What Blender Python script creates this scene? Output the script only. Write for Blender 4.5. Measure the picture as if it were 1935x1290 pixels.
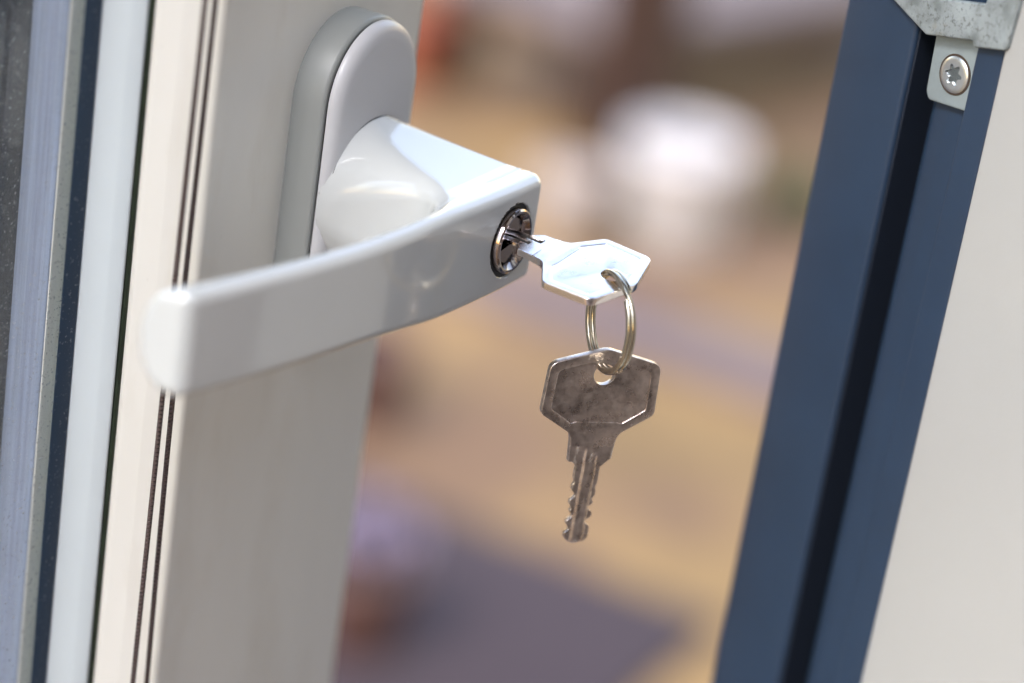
import bpy, math, random
import numpy as np
from mathutils import Vector, Matrix

# ------------------------------------------------------------------ clearing
for o in list(bpy.data.objects):
    bpy.data.objects.remove(o, do_unlink=True)
scene = bpy.context.scene
col = scene.collection
MM = 0.001
random.seed(7)
rng = np.random.default_rng(7)

# ------------------------------------------------------------------ camera
# world: X along the open sash, -Y out of its face, Z up; origin at the lock
A_ = math.radians(64.0)
TH = math.radians(22.9954)
RO = math.radians(8.9185)
h = np.array([math.sin(A_), math.cos(A_), 0.0])
r0 = np.array([math.cos(A_), -math.sin(A_), 0.0])
zz = np.array([0, 0, 1.0])
fw = h * math.cos(TH) - zz * math.sin(TH)
up0 = zz * math.cos(TH) + h * math.sin(TH)
cx = math.cos(RO) * r0 + math.sin(RO) * up0
cu = math.cos(RO) * up0 - math.sin(RO) * r0
cam_d = bpy.data.cameras.new('camera')
cam_d.sensor_width = 36.0
cam_d.lens = 4837.0 * 36.0 / 1935.0
cam_d.clip_start = 0.01
cam_d.clip_end = 500.0
cam = bpy.data.objects.new('camera', cam_d)
col.objects.link(cam)
Mc = Matrix(((cx[0], cu[0], -fw[0], -427.6 * MM), (cx[1], cu[1], -fw[1], -211.9 * MM),
             (cx[2], cu[2], -fw[2], 181.0 * MM), (0, 0, 0, 1)))
cam.matrix_world = Mc
cam_d.dof.use_dof = True
cam_d.dof.focus_distance = 0.505
cam_d.dof.aperture_fstop = 4.8
cam_d.dof.aperture_blades = 9
scene.camera = cam

# ------------------------------------------------------------------ sky, sun, exposure
SUN_EL = math.radians(48)
SUN_AZ = math.atan2(-0.98, 0.12)          # clockwise from +Y
world = bpy.data.worlds.new("World")
scene.world = world
world.use_nodes = True
wn = world.node_tree
wn.nodes.clear()
wo = wn.nodes.new('ShaderNodeOutputWorld')
bgn = wn.nodes.new('ShaderNodeBackground')
sky = wn.nodes.new('ShaderNodeTexSky')
sky.sky_type = 'NISHITA'
sky.sun_disc = False
sky.sun_elevation = SUN_EL
sky.sun_rotation = SUN_AZ
sky.dust_density = 1.0
sky.air_density = 2.5
sky.ozone_density = 0.5
bgn.inputs['Strength'].default_value = 0.15
tint = wn.nodes.new('ShaderNodeVectorMath')      # a thin even overcast greys the blue
tint.operation = 'MULTIPLY'
tint.inputs[1].default_value = (1.10, 1.02, 1.20)
wn.links.new(sky.outputs[0], tint.inputs[0])
wn.links.new(tint.outputs[0], bgn.inputs[0])
wn.links.new(bgn.outputs[0], wo.inputs[0])

sun_d = bpy.data.lights.new('sun', 'SUN')
sun_d.energy = 1.38
sun_d.angle = math.radians(20)
sun_d.color = (1.0, 0.985, 0.965)
sun = bpy.data.objects.new('sun', sun_d)
col.objects.link(sun)
sdir = Vector((math.sin(SUN_AZ) * math.cos(SUN_EL), math.cos(SUN_AZ) * math.cos(SUN_EL), math.sin(SUN_EL)))
sun.rotation_euler = sdir.to_track_quat('Z', 'Y').to_euler()
sun.location = sdir * 5

scene.view_settings.view_transform = 'Standard'
scene.view_settings.look = 'None'
scene.view_settings.gamma = 1.0
scene.view_settings.exposure = 1.6
scene.render.engine = 'CYCLES'
scene.cycles.max_bounces = 10
scene.cycles.transparent_max_bounces = 12
scene.render.resolution_x = 1024
scene.render.resolution_y = 683


# ------------------------------------------------------------------ materials
def mat(name, base, rough=0.5, metal=0.0, spec=0.5, coat=0.0, bump=None, var=None, dirt=None, stretch=None,
        rough_var=None, aniso=0.0):
    """bump=(scale, strength); var=(scale, amount); dirt=(scale, colour, lo, hi)"""
    m = bpy.data.materials.new(name)
    m.use_nodes = True
    nt = m.node_tree
    b = nt.nodes['Principled BSDF']
    b.inputs['Roughness'].default_value = rough
    b.inputs['Metallic'].default_value = metal
    b.inputs['Specular IOR Level'].default_value = spec
    b.inputs['Coat Weight'].default_value = coat
    b.inputs['Coat Roughness'].default_value = 0.06
    tc = nt.nodes.new('ShaderNodeTexCoord')
    mp = nt.nodes.new('ShaderNodeMapping')
    nt.links.new(tc.outputs['Object'], mp.inputs[0])
    if stretch:
        mp.inputs['Scale'].default_value = stretch
    cur = None

    def noise(scale, detail=4.0, vec=mp.outputs[0]):
        n = nt.nodes.new('ShaderNodeTexNoise')
        n.inputs['Scale'].default_value = scale
        n.inputs['Detail'].default_value = detail
        n.inputs['Roughness'].default_value = 0.6
        nt.links.new(vec, n.inputs['Vector'])
        return n

    rgb = nt.nodes.new('ShaderNodeRGB')
    rgb.outputs[0].default_value = (*base, 1)
    cur = rgb.outputs[0]
    if var:
        n = noise(var[0])
        mr = nt.nodes.new('ShaderNodeMapRange')
        mr.inputs[1].default_value = 0.3
        mr.inputs[2].default_value = 0.7
        mr.inputs[3].default_value = 1 - var[1]
        mr.inputs[4].default_value = 1 + var[1]
        nt.links.new(n.outputs[0], mr.inputs[0])
        mx = nt.nodes.new('ShaderNodeVectorMath')
        mx.operation = 'SCALE'
        nt.links.new(cur, mx.inputs[0])
        nt.links.new(mr.outputs[0], mx.inputs['Scale'])
        cur = mx.outputs[0]
    for d in (dirt or []):
        n = noise(d[0], 6.0)
        mr = nt.nodes.new('ShaderNodeMapRange')
        mr.inputs[1].default_value = d[2]
        mr.inputs[2].default_value = d[3]
        mr.inputs[4].default_value = d[4] if len(d) > 4 else 1.0
        nt.links.new(n.outputs[0], mr.inputs[0])
        mx = nt.nodes.new('ShaderNodeMix')
        mx.data_type = 'RGBA'
        mx.inputs['B'].default_value = (*d[1], 1)
        nt.links.new(mr.outputs[0], mx.inputs['Factor'])
        nt.links.new(cur, mx.inputs['A'])
        cur = mx.outputs['Result']
    nt.links.new(cur, b.inputs['Base Color'])
    if rough_var:
        n = noise(rough_var[0])
        mr = nt.nodes.new('ShaderNodeMapRange')
        mr.inputs[1].default_value = 0.3
        mr.inputs[2].default_value = 0.7
        mr.inputs[3].default_value = max(0.02, rough - rough_var[1])
        mr.inputs[4].default_value = rough + rough_var[1]
        nt.links.new(n.outputs[0], mr.inputs[0])
        nt.links.new(mr.outputs[0], b.inputs['Roughness'])
    if bump:
        prev = None
        for (s, st) in (bump if isinstance(bump[0], tuple) else (bump,)):
            n = noise(s, 3.0)
            bp = nt.nodes.new('ShaderNodeBump')
            bp.inputs['Strength'].default_value = st
            bp.inputs['Distance'].default_value = 0.0004
            nt.links.new(n.outputs[0], bp.inputs['Height'])
            if prev:
                nt.links.new(prev, bp.inputs['Normal'])
            prev = bp.outputs[0]
        nt.links.new(prev, b.inputs['Normal'])
    return m


M = {}
M['lacquer'] = mat('white_lacquer', (0.585, 0.615, 0.615), 0.13, spec=0.65, coat=1.0, bump=((260, 0.02), (1500, 0.015)), rough_var=(300, 0.05), var=(40, 0.02),
                   dirt=[(1000, (0.30, 0.28, 0.25), 0.735, 0.78, 0.6)])
M['rosette_base'] = mat('shaded_rosette_base', (0.30, 0.32, 0.31), 0.4, bump=(400, 0.03))  # grey lowered to put in the shade close to the sash
M['rosette'] = mat('white_rosette', (0.60, 0.61, 0.63), 0.32, bump=(400, 0.03))
M['pvc'] = mat('cream_pvc', (0.875, 0.865, 0.80), 0.38, bump=((900, 0.04), (70, 0.03)), var=(18, 0.05),
               dirt=[(55, (0.52, 0.43, 0.28), 0.52, 0.84, 0.28), (700, (0.35, 0.30, 0.24), 0.70, 0.80, 0.5)],
               stretch=(1, 1, 0.3))
M['bead'] = mat('white_bead_pvc', (0.70, 0.78, 0.81), 0.35, bump=(600, 0.04), var=(30, 0.04),
                dirt=[(500, (0.30, 0.30, 0.28), 0.74, 0.80, 0.7)], stretch=(1, 1, 0.4))
M['algae'] = mat('green_grimy_rubber', (0.022, 0.035, 0.018), 0.8, bump=(300, 0.5), var=(120, 0.5))
M['rubber'] = mat('navy_rubber', (0.022, 0.045, 0.080), 0.45, bump=(500, 0.2),
                  dirt=[(1300, (0.40, 0.44, 0.48), 0.60, 0.74, 0.6)])
M['spacer'] = mat('aluminium_spacer', (0.29, 0.35, 0.50), 0.45, metal=0.1, stretch=(1, 30, 0.6), var=(40, 0.22))
M['sealant'] = mat('cream_sealant', (0.86, 0.84, 0.78), 0.6)
M['edge_highlight'] = mat('mauve_edge_highlight', (0.20, 0.17, 0.21), 0.5)  # edge highlight of the jamb put into the colour
M['cord'] = mat('brown_braid', (0.050, 0.030, 0.032), 0.75)
M['navy'] = mat('navy_profile', (0.0145, 0.032, 0.064), 0.42, bump=((1500, 0.05), (90, 0.04)), var=(60, 0.08),
                dirt=[(900, (0.25, 0.28, 0.32), 0.72, 0.80, 0.35)])
M['groove'] = mat('dark_rubber_and_groove_shade', (0.005, 0.010, 0.021), 0.6)  # rubber of the outer gasket; also painted shade in the jamb groove
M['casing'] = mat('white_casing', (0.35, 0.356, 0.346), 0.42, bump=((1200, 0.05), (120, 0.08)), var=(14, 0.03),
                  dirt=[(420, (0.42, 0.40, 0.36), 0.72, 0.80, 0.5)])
M['zinc'] = mat('zinc_plate', (0.30, 0.345, 0.36), 0.48, metal=0.3, bump=((900, 0.25), (200, 0.2)), var=(120, 0.15),
                dirt=[(1100, (0.06, 0.07, 0.065), 0.54, 0.66, 0.65), (150, (0.14, 0.165, 0.165), 0.46, 0.62, 0.75), (130, (0.36, 0.30, 0.16), 0.60, 0.78, 0.5)])
M['zinc_clean'] = mat('zinc_tab', (0.25, 0.30, 0.315), 0.45, metal=0.3, bump=(700, 0.15), var=(150, 0.08),
                      dirt=[(260, (0.36, 0.22, 0.10), 0.66, 0.76, 0.6)])
M['steel'] = mat('nickel_steel', (0.95, 0.875, 0.835), 0.2, metal=1.0, bump=((1800, 0.05), (300, 0.04)),
                 rough_var=(500, 0.10), dirt=[(500, (0.62, 0.59, 0.54), 0.55, 0.78, 0.5)])
M['steel_worn'] = mat('tarnished_nickel', (0.64, 0.57, 0.53), 0.32, metal=1.0, bump=((1500, 0.10), (300, 0.06)),
                      rough_var=(400, 0.12), dirt=[(600, (0.32, 0.27, 0.245), 0.42, 0.70, 0.7),
                                                   (900, (0.55, 0.52, 0.50), 0.60, 0.75, 0.4)])
M['ring'] = mat('brass_tinted_steel', (0.62, 0.57, 0.46), 0.16, metal=1.0, rough_var=(300, 0.05))
M['chrome'] = mat('chrome', (0.33, 0.29, 0.28), 0.10, metal=1.0, rough_var=(600, 0.06))
M['groove_shade'] = mat('dark_groove_shade', (0.03, 0.027, 0.025), 0.5, metal=0.5)  # shade inside the narrow key grooves, put into a dark colour
M['black'] = mat('black_plastic', (0.012, 0.012, 0.012), 0.5)
M['screw'] = mat('zinc_screw', (0.60, 0.63, 0.64), 0.30, metal=0.9, bump=(900, 0.1),
                 dirt=[(500, (0.25, 0.22, 0.14), 0.6, 0.75, 0.5)])
M['blocker_wall'] = mat('dark_brown_blocker', (0.125, 0.105, 0.092), 0.9, var=(3, 0.06), bump=(60, 0.3))
M['floor'] = mat('room_floor_wood', (0.115, 0.088, 0.074), 0.6, var=(2, 0.2))
M['deck'] = mat('tan_paving', (0.225, 0.133, 0.046), 0.8, var=(3.5, 0.40), bump=(40, 0.4),
                dirt=[(2.2, (0.140, 0.075, 0.040), 0.48, 0.60, 0.85)])
M['ground'] = mat('dry_ground', (0.20, 0.16, 0.09), 0.9, var=(0.8, 0.3))
M['kerb'] = mat('pale_kerb_stone', (0.125, 0.090, 0.085), 0.8, var=(6, 0.12))
M['ground_panel'] = mat('mauve_panel', (0.044, 0.029, 0.032), 0.95, var=(9, 0.08))
M['brownwood'] = mat('dark_brown_wood', (0.036, 0.016, 0.011), 0.6, var=(6, 0.25), stretch=(1, 1, 0.2))
M['palewood'] = mat('pale_table_wood', (0.15, 0.115, 0.105), 0.7, var=(5, 0.12))
M['pot_white'] = mat('white_glazed_pot', (0.52, 0.495, 0.485), 0.7)
M['pot_pale'] = mat('pale_stone_pot', (0.38, 0.31, 0.26), 0.7, var=(20, 0.1))
M['terracotta'] = mat('terracotta', (0.34, 0.10, 0.055), 0.8, var=(20, 0.15))
M['brownpot'] = mat('brown_pot', (0.085, 0.040, 0.032), 0.6, var=(20, 0.1))
M['soil'] = mat('soil', (0.05, 0.035, 0.025), 0.95, bump=(90, 0.8))
M['pebbles'] = mat('white_pebbles', (0.27, 0.255, 0.25), 0.8, bump=(60, 0.6), var=(60, 0.2))
M['leaf'] = mat('leaf_green', (0.05, 0.07, 0.028), 0.6, var=(12, 0.3))
M['lilac'] = mat('lilac_bloom', (0.27, 0.22, 0.30), 0.7, var=(25, 0.2))
M['shutter'] = mat('dark_shutter', (0.030, 0.040, 0.050), 0.6, var=(25, 0.35), stretch=(1, 1, 0.15))

# braid pattern on the cords
nt = M['cord'].node_tree
b_ = nt.nodes['Principled BSDF']
tc = nt.nodes.new('ShaderNodeTexCoord')
wv = []
for sgn in (1, -1):
    mp = nt.nodes.new('ShaderNodeMapping')
    mp.inputs['Rotation'].default_value = (0, math.radians(35 * sgn), 0)
    w = nt.nodes.new('ShaderNodeTexWave')
    w.bands_direction = 'Z'
    w.inputs['Scale'].default_value = 420
    nt.links.new(tc.outputs['Object'], mp.inputs[0])
    nt.links.new(mp.outputs[0], w.inputs['Vector'])
    wv.append(w)
mxn = nt.nodes.new('ShaderNodeMath')
mxn.operation = 'MAXIMUM'
nt.links.new(wv[0].outputs['Fac'], mxn.inputs[0])
nt.links.new(wv[1].outputs['Fac'], mxn.inputs[1])
ramp = nt.nodes.new('ShaderNodeValToRGB')
ramp.color_ramp.elements[0].color = (0.016, 0.010, 0.012, 1)
ramp.color_ramp.elements[1].color = (0.115, 0.080, 0.072, 1)
nt.links.new(mxn.outputs[0], ramp.inputs[0])
nt.links.new(ramp.outputs[0], b_.inputs['Base Color'])
bp = nt.nodes.new('ShaderNodeBump')
bp.inputs['Distance'].default_value = 0.0003
bp.inputs['Strength'].default_value = 0.8
nt.links.new(mxn.outputs[0], bp.inputs['Height'])
nt.links.new(bp.outputs[0], b_.inputs['Normal'])


# glass: clear, fresnel mirror, specks of dust
def glass_material():
    m = bpy.data.materials.new('dusty_glass')
    m.use_nodes = True
    nt = m.node_tree
    nt.nodes.clear()
    out = nt.nodes.new('ShaderNodeOutputMaterial')
    tr = nt.nodes.new('ShaderNodeBsdfTransparent')
    tr.inputs[0].default_value = (0.97, 0.985, 0.985, 1)
    gl = nt.nodes.new('ShaderNodeBsdfGlossy')
    gl.inputs['Roughness'].default_value = 0.0
    fr = nt.nodes.new('ShaderNodeFresnel')
    fr.inputs[0].default_value = 1.5
    mx = nt.nodes.new('ShaderNodeMixShader')
    geo = nt.nodes.new('ShaderNodeNewGeometry')       # same mirror strength on both faces of the pane
    io = nt.nodes.new('ShaderNodeMapRange')
    io.inputs[3].default_value = 1.5
    io.inputs[4].default_value = 1 / 1.5
    nt.links.new(geo.outputs['Backfacing'], io.inputs[0])
    nt.links.new(io.outputs[0], fr.inputs[0])
    nt.links.new(fr.outputs[0], mx.inputs[0])
    nt.links.new(tr.outputs[0], mx.inputs[1])
    nt.links.new(gl.outputs[0], mx.inputs[2])
    df = nt.nodes.new('ShaderNodeBsdfDiffuse')
    df.inputs[0].default_value = (0.75, 0.8, 0.85, 1)
    tc = nt.nodes.new('ShaderNodeTexCoord')
    n = nt.nodes.new('ShaderNodeTexNoise')
    n.inputs['Scale'].default_value = 1300
    n.inputs['Detail'].default_value = 6
    nt.links.new(tc.outputs['Object'], n.inputs['Vector'])
    n2 = nt.nodes.new('ShaderNodeTexNoise')
    n2.inputs['Scale'].default_value = 60
    nt.links.new(tc.outputs['Object'], n2.inputs['Vector'])
    mr = nt.nodes.new('ShaderNodeMapRange')
    mr.inputs[1].default_value = 0.62
    mr.inputs[2].default_value = 0.70
    nt.links.new(n.outputs[0], mr.inputs[0])
    mr2 = nt.nodes.new('ShaderNodeMapRange')
    mr2.inputs[1].default_value = 0.35
    mr2.inputs[2].default_value = 0.7
    mr2.inputs[3].default_value = 0.0
    mr2.inputs[4].default_value = 0.035
    nt.links.new(n2.outputs[0], mr2.inputs[0])
    mm = nt.nodes.new('ShaderNodeMath')
    mm.operation = 'MAXIMUM'
    ml = nt.nodes.new('ShaderNodeMath')
    ml.operation = 'MULTIPLY'
    ml.inputs[1].default_value = 0.6
    nt.links.new(mr.outputs[0], ml.inputs[0])
    nt.links.new(ml.outputs[0], mm.inputs[0])
    nt.links.new(mr2.outputs[0], mm.inputs[1])
    mx2 = nt.nodes.new('ShaderNodeMixShader')
    nt.links.new(mm.outputs[0], mx2.inputs[0])
    nt.links.new(mx.outputs[0], mx2.inputs[1])
    nt.links.new(df.outputs[0], mx2.inputs[2])
    nt.links.new(mx2.outputs[0], out.inputs[0])
    return m


M['glass'] = glass_material()


# ------------------------------------------------------------------ helpers (all lengths in mm)
def root(name, label, cat, loc=(0, 0, 0), group=None):
    o = bpy.data.objects.new(name, None)
    o.empty_display_size = 0.01
    col.objects.link(o)
    o.location = Vector(loc) * MM
    o['label'] = label
    o['category'] = cat
    if group:
        o['group'] = group
    return o


def wloc(o):
    v = Vector((0, 0, 0))
    while o is not None:
        v += o.location
        o = o.parent
    return v


def add(name, V, F, m, parent=None, smooth=True, angle=35, normals=None, label=None, cat=None, kind=None, origin=None,
        group=None):
    V = np.asarray(V, float) * MM
    base = np.array(wloc(parent)) if parent else np.zeros(3)
    org = np.array(origin, float) * MM if origin is not None else base
    me = bpy.data.meshes.new(name)
    me.from_pydata((V - org).tolist(), [], [list(map(int, f)) for f in F])
    me.update()
    if smooth:
        me.shade_smooth()
        if normals is None:
            me.set_sharp_from_angle(angle=math.radians(angle))
    if normals is not None:
        me.normals_split_custom_set_from_vertices([tuple(n) for n in normals])
    me.materials.append(m)
    o = bpy.data.objects.new(name, me)
    col.objects.link(o)
    if parent:
        o.parent = parent
    o.location = Vector(org - base)
    if label:
        o['label'] = label
    if cat:
        o['category'] = cat
    if kind:
        o['kind'] = kind
    if group:
        o['group'] = group
    return o


def join(*parts):
    V, F, n = [], [], 0
    for v, f in parts:
        v = np.asarray(v, float)
        V.append(v)
        F += [[i + n for i in q] for q in f]
        n += len(v)
    return np.vstack(V), F


def rpoly(pts, seg=5):
    """fillet a closed polygon; pts = (x, y[, r])"""
    out = []
    n = len(pts)
    for i in range(n):
        p = np.array(pts[i][:2], float)
        r = pts[i][2] if len(pts[i]) > 2 else 0
        if r <= 0:
            out.append(p)
            continue
        a = np.array(pts[i - 1][:2], float) - p
        b = np.array(pts[(i + 1) % n][:2], float) - p
        la, lb = np.linalg.norm(a), np.linalg.norm(b)
        a /= la
        b /= lb
        ang = math.acos(max(-1, min(1, a @ b)))
        if ang > math.pi - 0.02:
            out.append(p)
            continue
        t = min(r / math.tan(ang / 2), la * 0.49, lb * 0.49)
        rr = t * math.tan(ang / 2)
        c = p + (a + b) / np.linalg.norm(a + b) * (rr / math.sin(ang / 2))
        s0, s1 = p + a * t - c, p + b * t - c
        a0 = math.atan2(s0[1], s0[0])
        da = (math.atan2(s1[1], s1[0]) - a0 + math.pi) % (2 * math.pi) - math.pi
        for k in range(seg + 1):
            q = a0 + da * k / seg
            out.append(c + rr * np.array([math.cos(q), math.sin(q)]))
    return np.array(out)


def prism(poly, z0, z1, to3=lambda x, y, z: (x, y, z)):
    n = len(poly)
    V = [to3(x, y, z0) for x, y in poly] + [to3(x, y, z1) for x, y in poly]
    F = [[i, (i + 1) % n, n + (i + 1) % n, n + i] for i in range(n)]
    F += [list(range(n))[::-1], list(range(n, 2 * n))]
    return V, F


def box(x0, x1, y0, y1, z0, z1, r=0):
    return bevel_box(x0, x1, y0, y1, z0, z1, r) if r else prism([(x0, y0), (x1, y0), (x1, y1), (x0, y1)], z0, z1)


def bevel_box(x0, x1, y0, y1, z0, z1, r):
    p = lambda q: rpoly([(x0 + q, y0 + q, r), (x1 - q, y0 + q, r), (x1 - q, y1 - q, r), (x0 + q, y1 - q, r)], 2)
    return loft([np.c_[p(q), np.full(len(p(q)), z)] for q, z in ((r, z0), (r * .3, z0 + r * .3), (0, z0 + r), (0, z1 - r), (r * .3, z1 - r * .3), (r, z1))])


def loft(rings, cap=True, closed=True):
    n = len(rings[0])
    V = np.vstack(rings)
    F = []
    for k in range(len(rings) - 1):
        for i in range(n if closed else n - 1):
            j = (i + 1) % n
            F.append([k * n + i, k * n + j, (k + 1) * n + j, (k + 1) * n + i])
    if cap:
        F.append(list(range(n))[::-1])
        F.append([(len(rings) - 1) * n + i for i in range(n)])
    return V, F


def lathe(prof, n=64, org=(0, 0, 0), axis='z', cap=False):
    """prof = (radius, height)"""
    V, F = [], []
    for r, hgt in prof:
        for k in range(n):
            a = 2 * math.pi * k / n
            if axis == 'z':
                V.append((org[0] + r * math.cos(a), org[1] + r * math.sin(a), org[2] + hgt))
            else:
                V.append((org[0] + r * math.cos(a), org[1] + hgt, org[2] + r * math.sin(a)))
    for k in range(len(prof) - 1):
        for i in range(n):
            j = (i + 1) % n
            F.append([k * n + i, k * n + j, (k + 1) * n + j, (k + 1) * n + i])
    if cap:
        F.append(list(range(n))[::-1])
        F.append([(len(prof) - 1) * n + i for i in range(n)])
    return V, F


def tube(path, r, n=8, cap=True):
    path = np.asarray(path, float)
    rings = []
    for i, p in enumerate(path):
        t = path[min(i + 1, len(path) - 1)] - path[max(i - 1, 0)]
        t /= np.linalg.norm(t)
        u = np.cross(t, [0.31, 0.87, 0.12])
        u /= np.linalg.norm(u)
        w = np.cross(t, u)
        rr = r[i] if hasattr(r, '__len__') else r
        rings.append(np.array([p + rr * (math.cos(2 * math.pi * k / n) * u + math.sin(2 * math.pi * k / n) * w) for k in range(n)]))
    return loft(rings, cap)


def plate(outlines, thick, bevel=0.1, res=2):
    """flat plate with holes: filled 2D curve, extruded, bevelled; in mm around z = 0"""
    cd = bpy.data.curves.new('tmp_plate', 'CURVE')
    cd.dimensions = '2D'
    cd.fill_mode = 'BOTH'
    cd.extrude = thick / 2 - bevel
    cd.bevel_depth = bevel
    cd.bevel_resolution = res
    cd.offset = -bevel
    for poly in outlines:
        s = cd.splines.new('POLY')
        s.points.add(len(poly) - 1)
        for q, p in zip(s.points, poly):
            q.co = (p[0], p[1], 0, 1)
        s.use_cyclic_u = True
    o = bpy.data.objects.new('tmp_plate', cd)
    col.objects.link(o)
    dg = bpy.context.evaluated_depsgraph_get()
    me = o.evaluated_get(dg).to_mesh()
    V = np.array([v.co[:] for v in me.vertices])
    F = [list(p.vertices) for p in me.polygons]
    o.evaluated_get(dg).to_mesh_clear()
    bpy.data.objects.remove(o)
    bpy.data.curves.remove(cd)
    # weld
    key = np.round(V, 4)
    uq, inv = np.unique(key, axis=0, return_inverse=True)
    inv = inv.ravel()
    F2 = []
    for f in F:
        g = []
        for i in f:
            k = int(inv[i])
            if not g or g[-1] != k:
                g.append(k)
        if len(g) > 2 and g[0] == g[-1]:
            g.pop()
        if len(set(g)) > 2:
            F2.append(g)
    return uq, F2


def circle(cx_, cy_, r, n=40):
    return np.array([(cx_ + r * math.cos(2 * math.pi * k / n), cy_ + r * math.sin(2 * math.pi * k / n)) for k in range(n)])


def xf(part, R, t):
    V, F = part
    return np.asarray(V) @ np.asarray(R).T + np.asarray(t), F


# ------------------------------------------------------------------ the setting
GZ = -1100.0
add('ground', *prism([(-60000, -60000), (60000, -60000), (60000, 60000), (-60000, 60000)], GZ - 120, GZ - 20), M['ground'], smooth=False, kind='structure')
add('terrace', *prism([(-6000, -60), (9000, -60), (9000, 9000), (-6000, 9000)], GZ - 60, GZ), M['deck'], smooth=False, kind='structure')
add('floor', *prism([(-7000, -8000), (3000, -8000), (3000, -64), (-7000, -64)], GZ - 60, GZ + 4), M['floor'], smooth=False, kind='structure')

# jamb frame of reference
aj = math.radians(50)
d1 = r0 * math.cos(aj) - h * math.sin(aj)          # across the jamb, towards the room
mj = -r0 * math.sin(aj) - h * math.cos(aj)         # out of its face
SJ = np.array([47.2, -66.6, 43.9])                 # the screw in the striker


def J(w, m, z):
    return SJ + d1 * w + mj * m + np.array([0, 0, z])


def jprism(poly, z0, z1):
    return prism(poly, z0, z1, lambda w, m, z: tuple(J(w, m, z)))


light_blocker = root('light_blocker', 'unseen dark brown enclosure added to shade the handle, beyond the white casing', 'light_blocker', tuple(J(40, -700, GZ - 43.9)))  # unseen enclosure added to block skylight and dim the front faces
HZ0, HZ1 = GZ - 43.9, 1250
add('blocker_wall', *jprism([(-20, -82), (-20, -1300), (1700, -1300), (1700, -16), (74, -16), (74, -82)], HZ0, HZ1), M['blocker_wall'], light_blocker, smooth=False)
add('blocker_wall', *jprism([(1500, -15), (1700, -15), (1700, 2600), (1500, 2600)], HZ0, HZ1), M['blocker_wall'], light_blocker, smooth=False)
add('blocker_roof', *box(-880, 1000, -2400, 420, 1220, 1340), M['blocker_wall'], light_blocker, smooth=False)

# ------------------------------------------------------------------ window sash
sash = root('window_sash', 'open cream window sash with a white locking lever handle, at the left', 'window', (-10, 80, -520))
Z0, Z1 = -520, 440
sp = rpoly([(33.5, 45, 3.0), (33.5, 63, 1.5), (18, 63), (18, 112, 2), (-44, 112, 2), (-54, 94, 1), (-54, 89.4), (-47.2, 89.4), (-47.2, 59), (-47.8, 56.2, 1.2), (-46.2, 52.0, 3), (-42.6, 45.0, 1.6)], 6)
add('frame', *prism(sp, Z0, Z1), M['pvc'], sash, angle=28)
bp_ = rpoly([(-48.4, 56.2, 0.8), (-50.7, 60.4, 5), (-52.4, 65.4, 0.8), (-52.4, 67.4), (-48.4, 67.4)], 5)
add('glazing_bead', *prism(bp_, Z0, Z1), M['bead'], sash, angle=28)
add('bead_gasket', *prism([(-48.38, 57.6), (-48.38, 64), (-47.25, 64), (-47.25, 57.2)], Z0, Z1), M['algae'], sash)
gp_ = rpoly([(-52.45, 65.5, 0.3), (-56.5, 67.3, 0.2), (-52.45, 67.45)], 3)
add('glass_gasket', *prism(gp_, Z0, Z1), M['rubber'], sash)
for y0 in (67.5, 81.0):
    add('glass_pane', *box(-420, -47.3, y0, y0 + 4, Z0, Z1), M['glass'], sash, smooth=False)
add('spacer_bar', *prism(rpoly([(-54.0, 72.2, .3), (-54.0, 80.8, .3), (-48, 80.8), (-48, 72.2)], 3), Z0, Z1), M['spacer'], sash)
add('sealant_strip', *prism([(-53.8, 71.9), (-53.0, 71.55), (-48, 71.55), (-48, 72.15), (-53.8, 72.15)], Z0, Z1), M['sealant'], sash)
add('outer_gasket', *prism(rpoly([(-63.0, 85.1, .3), (-47.4, 85.1), (-47.4, 89.3), (-61.0, 89.3, 1)], 3), Z0, Z1), M['groove'], sash)


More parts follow.
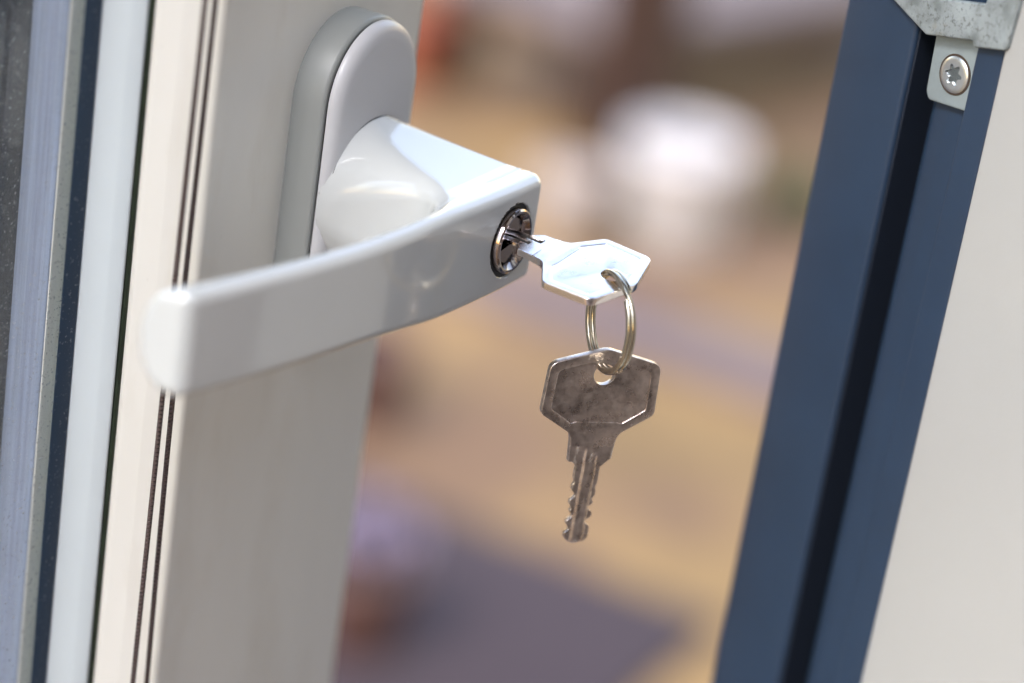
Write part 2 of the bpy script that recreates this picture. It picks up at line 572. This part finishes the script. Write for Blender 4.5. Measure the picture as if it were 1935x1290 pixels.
# ------------------------------------------------------------------ lever handle as an implicit surface
def lever_sdf(x, y, z):
    u = np.clip(-x, 0, None)
    yf = 0.2 + 0.024 * u + 0.00132 * u * u
    t = 7.0 + 3.2 * (u / 92)
    sl = 1 / np.sqrt(1 + (0.024 + 0.00264 * u) ** 2)
    hs = np.clip((u - 14) / 40, 0, 1)
    hh = 11.3 - 1.2 * hs * hs * (3 - 2 * hs)
    bz = np.clip((-9.0 - x) / 18.0, 0, 1)
    bz = bz * bz * (3 - 2 * bz)
    t = t * (1 - 0.52 * bz * np.clip(np.abs(z) / hh, 0, 1.05) ** 2.6)
    ym = yf + t / 2
    r2 = np.minimum(2.2 + 1.5 * np.clip(x / 6, 0, 1), t * 0.5)
    qx = np.abs(x + 39.9) - 52.1 + r2
    qy = np.abs(y - ym) * sl - t / 2 + r2
    d2 = np.minimum(np.maximum(qx, qy), 0) + np.hypot(np.maximum(qx, 0), np.maximum(qy, 0)) - r2
    # neck: round at the rosette, a flat-topped beam at the lever; joined in plan with a fillet in the inner corner
    e = np.clip((35.0 - y) / 26.0, 0, 1)
    e = e * (1.35 - 0.35 * e)
    nx = 0.3 - 1.2 * e
    na = 16.0 - 3.1 * e
    nb = 16.0 - 4.7 * e
    nr = np.maximum(15.7 - 13.4 * e, 2.3)
    pn = np.maximum(np.abs(x - nx) - na, 4.2 - y)
    k = 10.0 * np.clip((-1.0 - x) / 9.0, 0, 1) * np.clip((y - 4.1) / 2.5, 0, 1) + 0.05
    hk = np.clip(0.5 + 0.5 * (pn - d2) / k, 0, 1)
    P = pn * (1 - hk) + d2 * hk - k * hk * (1 - hk)
    wn = np.clip((x + 34) / 14, 0, 1)
    wn = wn * wn * (3 - 2 * wn)
    r = 2.3 * (1 - wn) + nr * wn
    H = hh * (1 - wn) + nb * wn
    a, b = P + r, np.abs(z) - H + r
    d = np.minimum(np.maximum(a, b), 0) + np.hypot(np.maximum(a, 0), np.maximum(b, 0)) - r
    d = np.maximum(d, y - 36.8)
    # hole for the lock cylinder
    dc = np.maximum(np.hypot(x, z) - 7.75, y - 9.0)
    return np.maximum(d, -dc)


def surface_nets(fn, lo, hi, st):
    ax = [np.arange(lo[i], hi[i] + st, st) for i in range(3)]
    X, Y, Zg = np.meshgrid(*ax, indexing='ij')
    D = fn(X, Y, Zg)
    S = D < 0
    n = D.shape
    cs = [(i, j, k) for i in (0, 1) for j in (0, 1) for k in (0, 1)]
    sl = lambda A, c: A[c[0]:n[0] - 1 + c[0], c[1]:n[1] - 1 + c[1], c[2]:n[2] - 1 + c[2]]
    cnt = sum(sl(S, c).astype(int) for c in cs)
    act = (cnt > 0) & (cnt < 8)
    idx = -np.ones(act.shape, int)
    cells = np.argwhere(act)
    idx[act] = np.arange(len(cells))
    acc = np.zeros((len(cells), 3))
    num = np.zeros(len(cells))
    for a in range(8):
        for b in range(a + 1, 8):
            ca, cb = np.array(cs[a]), np.array(cs[b])
            if np.abs(ca - cb).sum() != 1:
                continue
            da, db = D[tuple((cells + ca).T)], D[tuple((cells + cb).T)]
            cr = (da < 0) != (db < 0)
            tt = np.where(cr, da / np.where(cr, da - db, 1), 0)
            acc += np.where(cr[:, None], ca + (cb - ca) * tt[:, None], 0)
            num += cr
    V = np.array(lo) + (cells + acc / num[:, None]) * st
    F = []
    for axn in range(3):
        o1, o2 = [(1, 2), (2, 0), (0, 1)][axn]
        A = S
        sh = [slice(None)] * 3
        sh2 = [slice(None)] * 3
        sh[axn] = slice(0, -1)
        sh2[axn] = slice(1, None)
        ed = np.argwhere(A[tuple(sh)] != A[tuple(sh2)])
        ok = (ed[:, o1] > 0) & (ed[:, o2] > 0) & (ed[:, o1] < n[o1] - 1) & (ed[:, o2] < n[o2] - 1)
        ed = ed[ok]
        ins = A[tuple(ed.T)]

        def cell(a, b):
            q = ed.copy()
            q[:, o1] -= a
            q[:, o2] -= b
            return idx[tuple(q.T)]
        quad = np.stack([cell(1, 1), cell(0, 1), cell(0, 0), cell(1, 0)], 1)
        quad[~ins] = quad[~ins][:, ::-1]
        F.append(quad)
    F = np.vstack(F)
    e = 0.02
    for it in range(3):
        g = np.stack([(fn(*(V + e * np.eye(3)[i]).T) - fn(*(V - e * np.eye(3)[i]).T)) / (2 * e) for i in range(3)], 1)
        l2 = (g * g).sum(1) + 1e-6
        V = V - np.clip(fn(*V.T) / l2, -st * .3, st * .3)[:, None] * g
    e = 0.12
    g = np.stack([(fn(*(V + e * np.eye(3)[i]).T) - fn(*(V - e * np.eye(3)[i]).T)) for i in range(3)], 1)
    g /= np.linalg.norm(g, axis=1)[:, None] + 1e-9
    return V, F, g


V, F, N = surface_nets(lever_sdf, (-95, -3, -19), (19, 38, 19), 0.5)
handle = add('window_handle', V, F, M['lacquer'], sash, normals=N, origin=(0, 35, 0),
             label='white lacquered lever handle turned sideways with a key in its lock')


def stadium(hw, hh_, n=28):
    p = []
    for k in range(n + 1):
        a = math.pi * k / n
        p.append((hw * math.cos(a), (hh_ - hw) + hw * math.sin(a)))
    for k in range(n + 1):
        a = math.pi + math.pi * k / n
        p.append((hw * math.cos(a), -(hh_ - hw) + hw * math.sin(a)))
    return np.array(p)


def stad_stack(levels, x0=0.3, z0=0.0):
    rings = []
    for hw, hh_, y in levels:
        q = stadium(hw, hh_)
        rings.append(np.c_[q[:, 0] + x0, np.full(len(q), y), q[:, 1] + z0])
    return loft(rings)


add('rosette_base', *stad_stack([(16.2, 36.4, 45.0), (16.2, 36.4, 38.4), (15.9, 36.1, 37.8), (15.2, 35.4, 37.6)]), M['rosette_base'], handle, angle=50)
add('rosette_seam', *stad_stack([(15.0, 35.2, 37.7), (15.0, 35.2, 36.8)]), M['black'], handle)
add('rosette_cover', *stad_stack([(15.6, 35.8, 37.0), (15.6, 35.8, 36.6), (15.3, 35.5, 35.7), (14.6, 34.8, 35.1), (13.6, 33.8, 34.75), (12.0, 32.2, 34.6)]), M['rosette'], handle, angle=60)

arc = [(0.3 + 15.85 * math.cos(q), 34.72, 15.85 * math.sin(q)) for q in np.linspace(math.radians(50), math.radians(158), 40)]
add('neck_seam', *tube(arc, [0.3 * min(1, 6 * math.sin(math.pi * (i + .3) / 40)) for i in range(40)], 8), M['black'], handle)

# lock: dark sleeve, chrome cylinder with a dished face, slotted plug
lock = add('lock_cylinder', *lathe([(6.9, 8.0), (6.9, 0.2), (6.75, -0.45), (6.35, -0.75), (5.9, -0.7), (5.2, 0.1), (4.75, 0.9), (4.75, 6.0)], 72, axis='y'), M['chrome'], handle, angle=40)
add('lock_sleeve', *lathe([(7.74, 1.0), (7.74, 8.5), (6.95, 8.5), (6.95, 0.7), (7.74, 0.7)], 64, axis='y'), M['black'], handle)
RK1 = np.array([[0.9909649890288937, -0.048052625311425026, 0.12521715425469065], [-0.052658960351661815, -0.9980424613698443, 0.033738393522877934], [0.12335081845551456, -0.04002737192849735, -0.9915555380728057]])
TK1 = np.array([0.09514162115847148, -10.022255205938574, -0.0007415021231813722])
roll = math.atan2(0.1234, 0.991)
parts = []
for sgn in (1, -1):
    seg_ = []
    g0 = 1.05 / 4.7
    for k in range(25):
        a = math.asin(g0) + (math.pi - 2 * math.asin(g0)) * k / 24
        seg_.append((4.7 * math.cos(a), 4.7 * math.sin(a) * sgn))
    cr_, sr_ = math.cos(roll), math.sin(roll)
    seg_ = [(x * cr_ - y * sr_, x * sr_ + y * cr_) for x, y in seg_]
    parts.append(prism(seg_, 0.55, 7.0, lambda x, z, y: (x, y, z)))
parts.append(lathe([(0.01, 6.5), (4.7, 6.5)], 32, axis='y'))
add('lock_plug', *join(*parts), M['chrome'], handle, angle=30)


# ------------------------------------------------------------------ keys (kx across, ky towards the bow, kz thickness)
def key_mesh(blade_out=True):
    out = rpoly([(-5.0, -0.2, 2.5), (-12.0, 4.2, 1.6), (-11.6, 15.2, 2.2), (0, 18.5, 4), (11.6, 15.2, 2.2), (12.0, 4.2, 1.6), (5.0, -0.2, 2.5), (4.6, -3.0), (-4.6, -3.0)], 6)
    hole = circle(0, 12.9, 2.25, 36)
    pan = rpoly([(-4.3, 2.55, .3), (-5.4, 2.2, .4), (-10.0, 5.3, 1.0), (-9.7, 13.7, 1.3), (0, 16.5, 3), (9.7, 13.7, 1.3), (10.0, 5.3, 1.0), (5.4, 2.2, .4), (4.3, 2.55, .3)], 5)
    rim = plate([out, pan], 1.6, 0.17)
    core = plate([rpoly([(-4.8, 0.0, 2.5), (-11.6, 4.3, 1.6), (-11.2, 15.0, 2.2), (0, 18.1, 4), (11.2, 15.0, 2.2), (11.6, 4.3, 1.6), (4.8, 0.0, 2.5), (4.4, -2.6), (-4.4, -2.6)], 6), hole], 1.32, 0.08)
    core = (core[0] + np.array([0, 0, -0.06]), core[1])
    # shank and blade: height field with milled grooves and cuts along both edges
    ys = np.linspace(1.8, -25.0, 260)
    us = np.linspace(-1, 1, 41)

    def half(y, s):
        if y > -0.2:
            w = 4.9
        elif y > -5.6:
            w = 4.9 - 0.35 * max(0, (-0.2 - y)) / 5
        elif y > -7.6:
            w = 4.5 if (s < 0 and y > -6.4) else (4.5 + (-5.6 - y) / 2.0 * (2.5 - 4.5))
        else:
            w = 2.5
        if y < -8.6 and y > -24:
            p = (-8.6 - y)
            for cpos, dep in (((2.6, .3), (5.6, .95), (8.6, .6), (10.3, 1.05), (13.2, .8)) if s < 0 else ((3.6, .25), (6.3, .5), (8.2, 1.0), (11.4, 1.1))):
                w -= dep * (0.5 + 0.5 * math.cos(math.pi * min(1, abs(p - cpos) / (0.75 + 0.6 * dep))))
        if y < -23.2:
            q = (-23.2 - y) / 1.8
            w *= math.sqrt(max(0.03, 1 - q * q * .93))
        return w

    top = np.zeros((len(ys), len(us), 3))
    bot = np.zeros_like(top)
    for i, y in enumerate(ys):
        wl, wr = half(y, -1), half(y, 1)
        x = np.where(us < 0, us * wl, us * wr)
        tz = np.full(len(us), 0.68)
        # grooves
        for gx, gw, gs, dep in ((-2.0, 0.95, -2.6, 0.46), (0.85, 0.55, -4.4, 0.40)):
            f = min(1, max(0, (gs - y) / 1.6)) ** 0.7
            g_ = np.clip(1.3 - np.abs(x - gx) / gw, 0, 1)
            g_ = np.clip(g_ * 1.8, 0, 1)
            tz -= dep * f * g_
        edge = np.clip((np.minimum(x + wl, wr - x)) / 0.16, 0, 1)
        tz = tz - 0.14 * (1 - edge) ** 2
        if y < -23.6:
            tz *= 1 - 0.5 * ((-23.6 - y) / 1.4) ** 2
        if y > 1.4:
            tz -= (y - 1.4) * 0.5
        bz = np.full(len(us), -0.755)
        for gx, gw, gs, dep in ((1.6, 0.62, -4.2, 0.58), (-0.6, 0.42, -6.0, 0.5)):
            f = min(1, max(0, (gs - y) / 0.4))
            bz += dep * f * np.clip((1.3 - np.abs(x - gx) / gw) * 1.8, 0, 1)
        bz = bz + 0.14 * (1 - edge) ** 2
        top[i] = np.c_[x, np.full(len(us), y), tz]
        bot[i] = np.c_[x, np.full(len(us), y), bz]
    nu, ny = len(us), len(ys)
    rings = [np.vstack([top[i], bot[i][::-1]]) for i in range(ny)]
    blade = loft(rings)
    V, F = join(rim, core, blade)
    off_f, off_v = len(rim[1]) + len(core[1]), len(rim[0]) + len(core[0])
    groove_shade = []
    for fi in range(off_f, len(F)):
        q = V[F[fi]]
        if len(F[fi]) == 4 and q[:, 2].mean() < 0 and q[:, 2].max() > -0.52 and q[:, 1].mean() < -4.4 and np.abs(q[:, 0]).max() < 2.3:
            groove_shade.append(fi)
    return V, F, groove_shade


KV, KF, KG = key_mesh()
v, f = xf((KV, KF), RK1, TK1)
k1 = add('key', v, f, M['steel'], label='bright nickel key pushed into the lock of the white handle', cat='key', angle=32, origin=TK1)
k1.data.materials.append(M['groove_shade'])  # dark faces stand in for shade in the blade grooves
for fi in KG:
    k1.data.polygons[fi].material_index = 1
RK2 = np.array([[0.7165926634581979, 0.0023035787775480382, -0.69752035666632], [-0.6975021419092688, -0.005579104239949085, -0.7165923766180979], [-0.00554226577025802, 0.9999817833944253, -0.002391194035619558]])
TK2 = np.array([-1.3278652199004664, -24.978340436133223, -33.00249570528834])
v, f = xf((KV, KF), RK2, TK2)
add('key', v, f, M['steel_worn'], label='dull tarnished spare key hanging down from the split ring', cat='key', angle=32, origin=TK2)

# split ring: two turns of flattened wire
e_r = np.array([-0.643, -0.766, 0])
e_r /= np.linalg.norm(e_r)
a_r = np.array([e_r[1], -e_r[0], 0])
c_r = np.array([-2.5, -25.1, -8.55])
sec = rpoly([(-0.47, -0.68, .34), (0.47, -0.68, .34), (0.47, 0.68, .34), (-0.47, 0.68, .34)], 4)
rings = []
n_t = 240
for k in range(n_t + 1):
    s_ = k / n_t
    ang = math.radians(60) + s_ * 2 * 2 * math.pi * 0.985
    off = -0.49 + 0.98 * (0.5 + 0.5 * math.tanh((s_ - 0.5) * 26))
    rad = e_r * math.cos(ang) + np.array([0, 0, 1]) * math.sin(ang)
    ctr = c_r + rad * 9.75 + a_r * off
    rings.append(np.array([ctr + a_r * p[0] + rad * p[1] for p in sec]))
add('split_ring', *loft(rings), M['ring'], label='double coiled split ring joining the two keys', cat='key ring', angle=50, origin=c_r)

# ------------------------------------------------------------------ blind cords in front of the sash
for x0, x1, lab in ((-50.6, -52.2, 'thin brown braided blind cord, the left of the two in front of the sash'),
                    (-47.6, -47.2, 'thin brown braided blind cord, the right of the two in front of the sash')):
    zs = np.linspace(Z0, Z1, 60)
    wob = np.cumsum(rng.normal(0, 0.03, 60))
    mid = -1.2 if x0 > -49 else -0.3
    path = [(x0 + (x1 - x0) * (42 - z) / 140 + mid * math.exp(-((z + 35) / 60) ** 2) + wob[i], 44.0, z) for i, z in enumerate(zs)]
    add('blind_cord', *tube(path, 0.52, 12), M['cord'], label=lab, cat='cord', angle=80, group='blind cords', origin=path[0])

# ------------------------------------------------------------------ jamb on the right
jamb = root('window_jamb', 'navy blue window jamb with white casing and a zinc striker plate, at the right', 'window frame', tuple(J(0, -30, -560)))
JZ0, JZ1 = -560, 400
add('outer_profile', *jprism(rpoly([(-32, 0, 1.2), (-11.5, 0, 1.0), (-11.5, -14), (-7.4, -14), (-7.4, -3.4, 3.0), (-1.0, -2.7, 4.0), (4.9, -2.6), (4.9, 0, .5), (11.8, 0, .4), (11.8, -60), (-32, -60)], 4), JZ0, JZ1), M['navy'], jamb, angle=40)
add('groove_floor_shade', *jprism([(-11.4, -13.9), (-7.5, -13.9), (-7.5, -9.5), (-11.4, -9.5)], JZ0, JZ1), M['groove'], jamb)  # dark strip painting the shade at the bottom of the groove
add('groove_wall_shade', *jprism([(-11.48, -13.8), (-10.9, -13.8), (-10.9, -0.9), (-11.48, -0.9)], JZ0, JZ1), M['groove'], jamb)  # dark strip painting the shade on the side of the groove
add('edge_highlight_strip', *jprism(rpoly([(-32.8, -1.6, .3), (-32.1, -1.2, .3), (-32.1, -8), (-32.8, -8)], 3), JZ0, JZ1), M['edge_highlight'], jamb)  # lighter strip standing in for the highlight along the jamb edge
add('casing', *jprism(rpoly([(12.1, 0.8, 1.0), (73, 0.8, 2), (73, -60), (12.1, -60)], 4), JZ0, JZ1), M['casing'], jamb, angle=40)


def jplate(outl, th, m0, bev, res=2):
    V, F = plate(outl, th, bev, res)
    return np.array([J(x, m0 + z, y) for x, y, z in V]), F


st = rpoly([(-29, 16, 1), (-17.6, 9.9, 6), (-7.4, 6.0, 1.2), (4.6, 8.7, .6), (5.5, 7.6, .5), (13.6, 9.6, 1.4), (14.6, 26, 1), (14.6, 62, 2), (-29, 62, 2)], 5)
slot = rpoly([(-9, 13.4, .6), (6.0, 16.6, .6), (6.8, 44, 1), (-9, 44, 1)], 4)
strk = add('striker_plate', *jplate([st, slot], 1.6, 1.0, 0.45, 3), M['zinc'], jamb, angle=50)
tab = rpoly([(-7.2, 8.5), (-6.6, -5.5, 1.6), (-5.6, -7.1, 1.2), (4.7, -6.1, .5), (4.7, 8.5)], 4)
add('fixing_tab', *jplate([tab], 1.4, -1.7, 0.3), M['zinc_clean'], strk, angle=50)
# screw: domed head with a six-lobed recess, rim ring
lob = np.array([((1.85 + .42 * math.cos(6 * a)) * math.cos(a), (1.85 + .42 * math.cos(6 * a)) * math.sin(a)) for a in np.linspace(0, 2 * math.pi, 72, endpoint=False)])
rg = []
for k, (rr, mm_) in enumerate(((3.7, -1.0), (3.7, -0.75), (3.5, -0.58), (3.0, -0.45), (2.5, -0.42))):
    rg.append(np.array([(rr * math.cos(a), rr * math.sin(a), mm_) for a in np.linspace(0, 2 * math.pi, 72, endpoint=False)]))
rg.append(np.c_[lob, np.full(72, -0.43)])
rg.append(np.c_[lob * 0.92, np.full(72, -2.6)])
rg.append(np.c_[lob * 0.3, np.full(72, -3.0)])
sv, sf = loft(rg)
sv = np.array([J(x, m, z) for x, z, m in sv])
add('screw', sv, [q[::-1] for q in sf], M['screw'], strk, angle=40)
sv, sf = plate([circle(0, 0, 4.15, 48), circle(0, 0, 3.72, 48)], 0.3, 0.05)
add('screw_gap', np.array([J(x, -1.0 + z, y) for x, y, z in sv]), sf, M['soil'], strk)

# ------------------------------------------------------------------ terrace things, far out of focus
add('mauve_ground_panel', *box(-200, 1795, 585, 2600, GZ + 1, GZ + 12, 3), M['ground_panel'], label='mauve grey flat panel lying on the tan terrace, nearest the window', cat='ground_panel', origin=(800, 1500, GZ))  # flat panel, mauve and darker than the paving around it
add('stone_kerb', *box(2350, 2500, -200, 1420, GZ - 5, GZ + 22, 6), M['kerb'], label='pale lilac grey kerb stone strip crossing the tan terrace', cat='kerb', origin=(2440, 600, GZ))


def pot(name, label, x, y, r_top, r_bot, hgt, m, cat='flowerpot', z=GZ, fill=None):
    p = root(name, label, cat, (x, y, z))
    t = max(8.0, r_top * 0.08)
    add('pot_body', *lathe([(0.5, 0), (r_bot * .96, 0), (r_bot, 5), (r_top * .97, hgt * .8), (r_top, hgt * .82), (r_top + 5, hgt * .84), (r_top + 5, hgt - 4), (r_top + 1, hgt), (r_top - t + 3, hgt), (r_top - t, hgt - 5), (r_top - t - 3, hgt * .72)], 40, (x, y, z)), m, p, angle=45)
    add('pebbles' if fill else 'soil', *lathe([(0.5, hgt * .86), (r_top * .5, hgt * .87), (r_top - t + 1, hgt * .84)], 32, (x, y, z)), fill or M['soil'], p)
    return p


def leaves(cxyz, spread, n, size, m, name, parent, flat=1.0):
    V, F = [], []
    for k in range(n):
        d = rng.normal(size=3)
        d /= np.linalg.norm(d)
        d[2] = abs(d[2]) * flat
        c = np.array(cxyz) + d * np.array(spread) * (0.35 + 0.65 * rng.random())
        u = rng.normal(size=3)
        u /= np.linalg.norm(u)
        w = np.cross(u, rng.normal(size=3))
        w /= np.linalg.norm(w)
        s = size * (0.7 + 0.6 * rng.random())
        i = len(V)
        V += [c - u * s, c + w * s * .4, c + u * s, c - w * s * .4]
        F.append([i, i + 1, i + 2, i + 3])
    o = add(name, V, F, m, parent, smooth=False)
    o['kind'] = 'stuff'
    return o


pot('flowerpot', 'large bright white flowerpot standing right of the brown post', 2783, 1130, 82, 70, 160, M['pot_white'], fill=M['pebbles'])
pot('flowerpot', 'smaller pale stone flowerpot standing left of the brown post', 2639, 1231, 55, 45, 112, M['pot_pale'], fill=M['pebbles'])
tp = pot('flowerpot', 'orange red terracotta pot beside the far sash edge, top of the gap', 3090, 1778, 66, 50, 140, M['terracotta'])
bpx = pot('flowerpot', 'dark brown pot half hidden behind the sash edge, middle of the gap', 1945, 1112, 42, 34, 110, M['brownpot'])
hp = pot('flowerpot', 'red brown pot with lilac flowers behind the lower sash edge', 1490, 838, 44, 36, 105, M['brownpot'])
leaves((1490, 838, GZ + 124), (52, 52, 46), 420, 9, M['lilac'], 'blossom', hp)
sp_ = root('small_plant', 'small dark green plant beside the table at the right frame', 'plant', (3028, 1035, GZ))
leaves((3028, 1035, GZ + 10), (60, 60, 60), 260, 16, M['leaf'], 'foliage', sp_)
for k in range(5):
    a = k * 1.3
    add('stem', *tube([(3028, 1035, GZ - 2), (3028 + 20 * math.cos(a), 1035 + 20 * math.sin(a), GZ + 50)], [4, 2], 6), M['leaf'], sp_)

post = root('wooden_post', 'dark brown square wooden post standing among the white pots', 'post', (2850, 1256, GZ))
add('post_shaft', *box(2800, 2900, 1206, 1306, GZ + 20, GZ + 2300, 5), M['brownwood'], post)
add('post_foot', *box(2792, 2908, 1198, 1314, GZ, GZ + 20, 4), M['brownwood'], post)

# low table with a pale top and dark frame behind the post
tx, ty = 3032.0, 1392.0
ta = math.radians(-14)
tu = np.array([math.cos(ta), math.sin(ta)])      # right edge direction
tv = np.array([-math.sin(ta), math.cos(ta)])     # left edge direction


def tbox(u0, u1, v0, v1, z0, z1, r=3):
    V, F = box(u0, u1, v0, v1, z0, z1, r)
    V = np.asarray(V)
    W = V.copy()
    W[:, 0] = tx + V[:, 0] * tu[0] + V[:, 1] * tv[0]
    W[:, 1] = ty + V[:, 0] * tu[1] + V[:, 1] * tv[1]
    return W, F


tab_ = root('garden_table', 'low garden table with pale slatted top and dark brown frame', 'table', (3300, 1500, GZ))
TZ = GZ + 175
for k in range(4):
    add('slat', *tbox(-10, 1110, -10 + k * 100, 84 + k * 100, TZ, TZ + 25), M['palewood'], tab_)
for a in ((0, 1100, 0, 45), (0, 1100, 330, 375)):
    add('apron', *tbox(a[0], a[1], a[2], a[3], TZ - 42, TZ - 1), M['brownwood'], tab_)
for a in ((0, 45, 47, 328), (1055, 1100, 47, 328)):
    add('apron', *tbox(*a, TZ - 42, TZ - 1), M['brownwood'], tab_)
for u_, v_ in ((2, 2), (1036, 2), (2, 312), (1036, 312)):
    add('leg', *tbox(u_, u_ + 60, v_, v_ + 60, GZ, TZ - 44), M['brownwood'], tab_)
